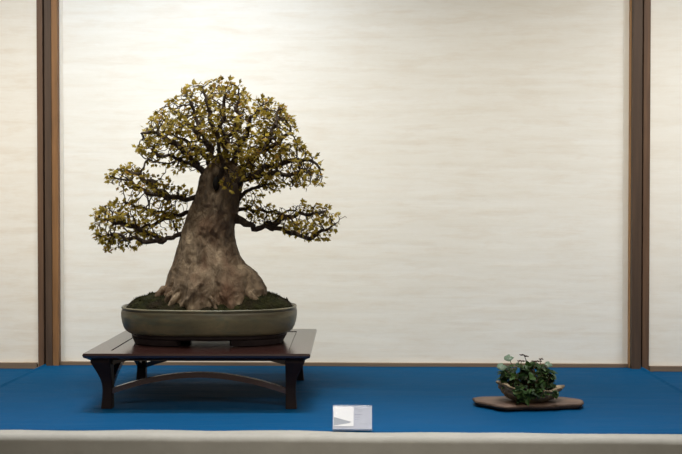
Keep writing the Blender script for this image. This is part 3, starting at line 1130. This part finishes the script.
herb = empty('small_plant', (rock_c.x, rock_c.y, rock_c.z + 0.03))
tag(herb, 'small leafy green plant with a few tall stems growing in the hollow rock', 'plant')
def kp(px, py, dy=0.0):
    v = at(px, py, KD)
    return Vector((v.x, v.y + dy, v.z)) - herb.location
HRT = [(0, 0), (.26, -.10), (.46, .08), (.50, .34), (.36, .66), (.0, 1.0)]
HOUT = HRT + [(-a, b) for a, b in HRT[-2:0:-1]]
def heart(vs, fs, tone, p, d, nrm, size, tn, cup=0.3, wide=1.0):
    d = d.normalized(); sx_ = d.cross(nrm)
    if sx_.length < 0.05: sx_ = d.cross(Vector((1, 0.2, 0)))
    sx_.normalize(); nz = sx_.cross(d)
    b = len(vs)
    vs.append(p + d * size * 0.4 - nz * 0.04 * size)
    for (u, v) in HOUT:
        vs.append(p + sx_ * u * size * wide + d * v * size + nz * (abs(u) * cup - v * v * cup * 0.7) * size)
    n = len(HOUT)
    for i in range(n): fs.append((b, b + 1 + i, b + 1 + (i + 1) % n))
    tone.extend([tn] * (n + 1))
rh = random.Random(8)
vs, fs, tone = [], [], []
sb = bmesh.new()
def stem(bm, a, b, r=0.0007, bow=0.006, seed=0):
    pts = []
    for i in range(9):
        t = i / 8
        p = a.lerp(b, t)
        p += Vector((math.sin(t * math.pi) * bow * math.sin(seed), math.sin(t * math.pi) * bow * math.cos(seed * 2), math.sin(t * math.pi) * 0.003))
        pts.append(p)
    tube(bm, pts, [r * 1.2] * 4 + [r] * 5, 5)
HERB_POLY = [(501, 374), (508, 369), (516, 365), (526, 366), (536, 364), (546, 367), (552, 372), (554, 382), (552, 391), (540, 392), (527, 391), (522, 397), (516, 396), (512, 388), (503, 380)]
cnt = 0
while cnt < 360:
    p = (rh.uniform(499, 556), rh.uniform(358, 400))
    if not inside(p, HERB_POLY): continue
    cnt += 1
    e = min(1, edge_dist(p, HERB_POLY) / 9)
    dy = rh.uniform(-.036, .030) * (0.45 + 0.55 * e)
    if p[1] > 386: dy = rh.uniform(-.052, -.044)
    q = kp(p[0], p[1], dy)
    base = Vector((q.x * 0.45 + rh.uniform(-.015, .015), q.y * 0.4, -0.005))
    if cnt % 2 == 0 and p[1] < 386: stem(sb, base, q, 0.0006, 0.006, cnt)
    dirv = Vector((q.x * 6 + rh.gauss(0, .5), q.y * 8 + rh.gauss(-.3, .5), rh.gauss(-.15, .45)))
    nrm = Vector((rh.gauss(0, .5), rh.gauss(-.5, .5), 1)).normalized()
    heart(vs, fs, tone, q, dirv, nrm, rh.uniform(.010, .020), min(1, max(0, rh.gauss(.38, .24))), rh.uniform(.1, .5), rh.uniform(.7, 1.05))
finish_leaves('foliage', vs, fs, tone, M['herb'], herb)
# tall stems with pale round leaves or dark buds
tall = [((508, 357.2), 'leaf', 9.5, -0.01, 0.35), ((500.5, 365.3), 'leaf', 9.5, -0.02, 0.5), ((548.5, 364.3), 'leaf', 8, 0.0, .45), ((524.0, 355.2), 'bud', 7, 0.0, 0),
        ((520.5, 359.8), 'bud', 6.5, -0.015, 0), ((536.0, 360.3), 'bud', 8, -0.01, 0), ((542.0, 359.5), 'bud', 3.5, 0.012, 0)]
basex = {0: 520, 1: 516, 2: 538, 3: 534, 4: 522, 5: 532, 6: 541}
for i, (p, kind, sz, dy, tilt) in enumerate(tall):
    q = kp(p[0], p[1], dy)
    b = kp(basex[i], 384, dy * 0.5)
    stem(sb, b, q, 0.0009, 0.004, i)
    if kind == 'leaf':
        v_, f_, t_ = [], [], []
        s = sz * 0.00243
        c0 = q
        nrm = Vector((0.15 * (i - 1), -tilt * 1.6, 1)).normalized()
        ax = nrm.orthogonal().normalized(); ay = nrm.cross(ax)
        ring_n = 20
        bm = bmesh.new()
        cc = bm.verts.new(c0 - nrm * 0.0012)
        ring = []
        for k in range(ring_n):
            a = 2 * math.pi * k / ring_n
            rr_ = s / 2 * (1 + 0.07 * math.sin(5 * a + i)) * (0.55 if k == 0 else 1)
            ring.append(bm.verts.new(c0 + (ax * math.cos(a) + ay * math.sin(a)) * rr_ + nrm * 0.0012 * math.sin(3 * a)))
        for k in range(ring_n): bm.faces.new((cc, ring[k], ring[(k + 1) % ring_n]))
        o = link('round_leaf', bm, M['pale_leaf'], herb, smooth=True)
        md = o.modifiers.new('t', 'SOLIDIFY'); md.thickness = 0.0005
        o['label'] = 'pale grey-green round leaf on a tall stem'
    else:
        bm = bmesh.new()
        s = sz * 0.00243
        for k in range(5):
            u = (k / 4 - .5)
            m = Matrix.Translation(q + Vector((u * s, rh.uniform(-.002, .002), -abs(u) * 0.002 + rh.uniform(-.0007, .0007) + (-u * 0.004 if i == 3 else 0)))) @ Matrix.Rotation(rh.uniform(-.5, .5), 4, 'Y') @ Matrix.Diagonal((s * 0.19, s * 0.16, 0.0014 + 0.0006 * (k % 2), 1))
            bmesh.ops.create_icosphere(bm, subdivisions=2, radius=1, matrix=m)
        o = link('flower_head', bm, M['bud'], herb, smooth=True)
        o['label'] = 'dark withered flower head on a thin stem'
link('stems', sb, M['stem'], herb, smooth=True)

# ------------------------------------------------------------------ the sign
CD = 2.110
cl, cr = at(332.4, 430, CD).x, at(372.2, 430, CD).x
cw = cr - cl
chh = 0.0535
holder = empty('sign_holder', ((cl + cr) / 2, CAMY + CD, T + 0.0012))
tag(holder, 'small clear acrylic sign holder with a printed card at the table front', 'sign')
lean = math.radians(24)
def leanbox(x0, x1, y0, y1, z0, z1, bv=0):
    bm = box(x0, x1, y0, y1, z0, z1, bv)
    for v in bm.verts:
        y, z = v.co.y, v.co.z
        v.co.y = y * math.cos(lean) + z * math.sin(lean)
        v.co.z = z * math.cos(lean) - y * math.sin(lean) + 0.002
    return bm
link('clear_panel', leanbox(-cw / 2, cw / 2, -0.0012, 0.0, 0, chh, 0.0003), M['acrylic'], holder)
link('clear_back', leanbox(-cw / 2, cw / 2, 0.0024, 0.0036, 0.0, chh, 0.0003), M['acrylic'], holder)
link('clear_foot', box(-cw / 2, cw / 2, -0.002, 0.030, 0.0, 0.0014, 0.0003), M['acrylic'], holder)
i0 = 0.0012
card = link('printed_card', leanbox(-cw / 2 + 0.001, cw / 2 - 0.001, 0.0013, 0.0017, 0.0015, chh - 0.003), M['card_grey'], holder)
glare = link('glare_sheet', leanbox(-cw / 2 + 0.002, cw / 2 * 0.06, 0.0006, 0.0010, 0.0075, chh - 0.004), M['glare_white'], holder)  # white sheet standing in for the reflection on the acrylic
glare['label'] = 'white glare on the left half, put in as a sheet'
def lean_pt(x, y, z): return (x, y * math.cos(lean) + z * math.sin(lean), z * math.cos(lean) - y * math.sin(lean) + 0.002)
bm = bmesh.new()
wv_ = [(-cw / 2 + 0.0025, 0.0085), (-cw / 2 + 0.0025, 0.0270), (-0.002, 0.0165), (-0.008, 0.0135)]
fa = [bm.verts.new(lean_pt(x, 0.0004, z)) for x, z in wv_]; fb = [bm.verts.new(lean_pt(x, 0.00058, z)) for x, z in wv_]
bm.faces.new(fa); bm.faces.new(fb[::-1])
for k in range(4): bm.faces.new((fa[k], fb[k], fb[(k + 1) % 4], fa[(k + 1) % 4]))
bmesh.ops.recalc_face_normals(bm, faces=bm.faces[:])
link('grey_glare_wedge', bm, M['glare_wedge'], glare)  # grey part of the painted reflection
bm = bmesh.new()
rt = random.Random(2)
for (z, th, x0, x1) in ((.0455, .0010, .006, .028), (.0425, .0010, .006, .024), (.0395, .0010, .010, .022), (.0315, .0018, .005, .020), (.0262, .0010, .005, .016), (.0215, .0010, .006, .013), (.0120, .0008, .014, .034)):
    x = x0
    while x < x1:
        l = rt.uniform(.0012, .003)
        mbm = [(x, z), (min(x + l, x1), z), (min(x + l, x1), z + th), (x, z + th)]
        fa = [bm.verts.new(lean_pt(a, 0.00118, b)) for a, b in mbm]
        bm.faces.new(fa)
        x += l + rt.uniform(.0005, .001)
link('text_lines', bm, M['ink'], card)
